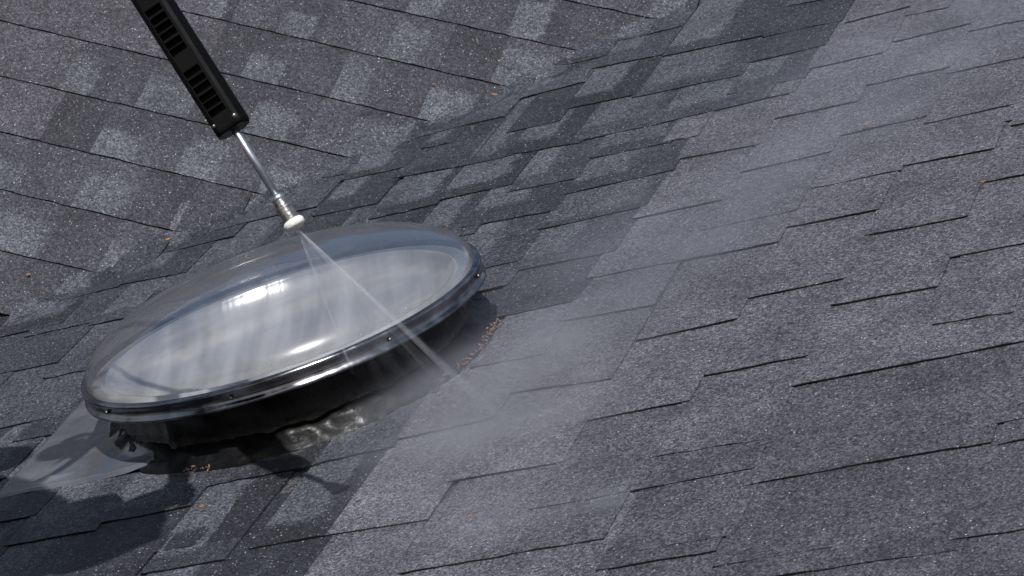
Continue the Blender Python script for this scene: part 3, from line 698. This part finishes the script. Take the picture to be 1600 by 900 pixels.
for v_ in bm.verts:
    x, y, z = v_.co
    w = .076 * (1 - .18 * max(0, -z)); d_ = .098 - .012 * max(0, -z)
    fx = y * d_; sx_ = x * w; uz = z * .115
    if y > .2:
        fx += .022 * math.exp(-((x / .16) ** 2 + ((z + .12) / .2) ** 2)) - .012 * math.exp(-(((abs(x) - .36) / .16) ** 2 + ((z - .05) / .13) ** 2)) + .006 * math.exp(-((x / .3) ** 2 + ((z + .48) / .07) ** 2))
    if abs(x) > .9: sx_ *= 1 + .12 * math.exp(-((z / .25) ** 2))
    v_.co = Vector(HD + fx * fw_ + sx_ * rt_ + uz * up_)
head = obj('head', bm, M_SKIN, man, True)
M_EYE = principled('eye', (.7, .7, .68), .2)
for s_ in (-1, 1):
    bm = bmesh.new(); bmesh.ops.create_uvsphere(bm, u_segments=12, v_segments=8, radius=.011, matrix=Matrix.Translation(Vector(HD + .082 * fw_ + s_ * .029 * rt_ + .006 * up_))); obj('eye', bm, M_EYE, head, True)
    bm = bmesh.new(); bmesh.ops.create_uvsphere(bm, u_segments=12, v_segments=8, radius=.02, matrix=Matrix.Translation(Vector(HD + s_ * .076 * rt_ - .005 * up_)) @ Matrix.Diagonal((.6, .9, 1.4, 1))); obj('ear', bm, M_SKIN, head, True)
skin('neck', [(NECK - .03 * Nw, .06), (HD - .05 * up_, .055)], [(0, 1)], M_SKIN, man)
bm = bmesh.new(); bmesh.ops.create_uvsphere(bm, u_segments=24, v_segments=14, radius=1)
for v_ in bm.verts:
    x, y, z = v_.co; k_ = 1.0 if (z > .25 or y < -.1) and z > -.5 else .86
    v_.co = Vector(HD + (y * .105 - .008) * fw_ * k_ + x * .083 * rt_ * k_ + (z * .118 + .008) * up_ * k_)
obj('hair', bm, M_HAIR, man, True)
def hand(H, E, bar_dir):
    """fist closed round a bar running along bar_dir through H"""
    d_ = nrm(H - E); b_ = nrm(bar_dir - (bar_dir @ d_) * d_); n_ = np.cross(d_, b_); W_ = H - d_ * .085
    js = [(W_, .03), (W_ + d_ * .045, .036)]; es = [(0, 1)]
    hd = skin('hand', js + [(W_ + d_ * .075 + b_ * .012, .03), (W_ + d_ * .075 - b_ * .014, .03)], es + [(1, 2), (1, 3)], M_SKIN, man)
    for k, ln in enumerate((.9, 1.0, .95, .78)):
        o_ = b_ * (.031 - .0205 * k); r0 = W_ + d_ * .078 + o_
        skin('finger', [(r0, .0095), (r0 + d_ * .03 * ln + n_ * .012, .009), (r0 + d_ * .034 * ln + n_ * .036, .0085), (r0 + d_ * .014 + n_ * .046 * ln, .0078)], [(0, 1), (1, 2), (2, 3)], M_SKIN, hd, 1)
    skin('thumb', [(W_ + d_ * .03 + b_ * .03, .012), (W_ + d_ * .055 + b_ * .048 + n_ * .018, .0105), (W_ + d_ * .075 + b_ * .034 + n_ * .042, .009)], [(0, 1), (1, 2)], M_SKIN, hd, 1)
GE = axpt(t_h + hl)
hand(RH, RE, RH - GE); hand(LH, LE, Vw)
# trigger grip from the end of the shroud into the right hand, hose on to the left hand
gr_dir = nrm(RH - GE)
skin('grip', [(GE - axis * .03, .024), (GE + axis * .03, .022), (RH + gr_dir * -.06, .019), (RH + gr_dir * .05, .017)], [(0, 1), (1, 2), (2, 3)], M_BLK, lance)
hose_pts = [GE + axis * .03, GE + axis * .14 - .05 * Xw, LH + .05 * Vw, LH - .06 * Vw, LH - .3 * Xw - .12 * Vw - .3 * UPZ, P1(-.75, -.45, .02), P1(-1.2, -.3, .02)]
bm = bmesh.new(); rows = []
for k in range(49):
    x_ = k / 48 * (len(hose_pts) - 1); i_ = min(int(x_), len(hose_pts) - 2); f_ = x_ - i_
    p0, p1, p2, p3 = (hose_pts[min(max(i_ + d, 0), len(hose_pts) - 1)] for d in (-1, 0, 1, 2))
    c0 = .5 * (2 * p1 + (p2 - p0) * f_ + (2 * p0 - 5 * p1 + 4 * p2 - p3) * f_ ** 2 + (3 * p1 - p0 - 3 * p2 + p3) * f_ ** 3)
    tg = nrm((p2 - p0) * (1 - f_) + (p3 - p1) * f_); y_ = nrm(np.cross(tg, Nw)); z_ = np.cross(tg, y_)
    rows.append([bm.verts.new(Vector(c0 + .0085 * (math.cos(i * math.pi / 5) * y_ + math.sin(i * math.pi / 5) * z_))) for i in range(10)])
for a, b2 in zip(rows[:-1], rows[1:]):
    for i in range(10): bm.faces.new((a[i], a[(i + 1) % 10], b2[(i + 1) % 10], b2[i]))
ho = obj('hose', bm, M_BLK, None, True); tag(ho, 'black pressure hose running from the lance to the left', 'hose')
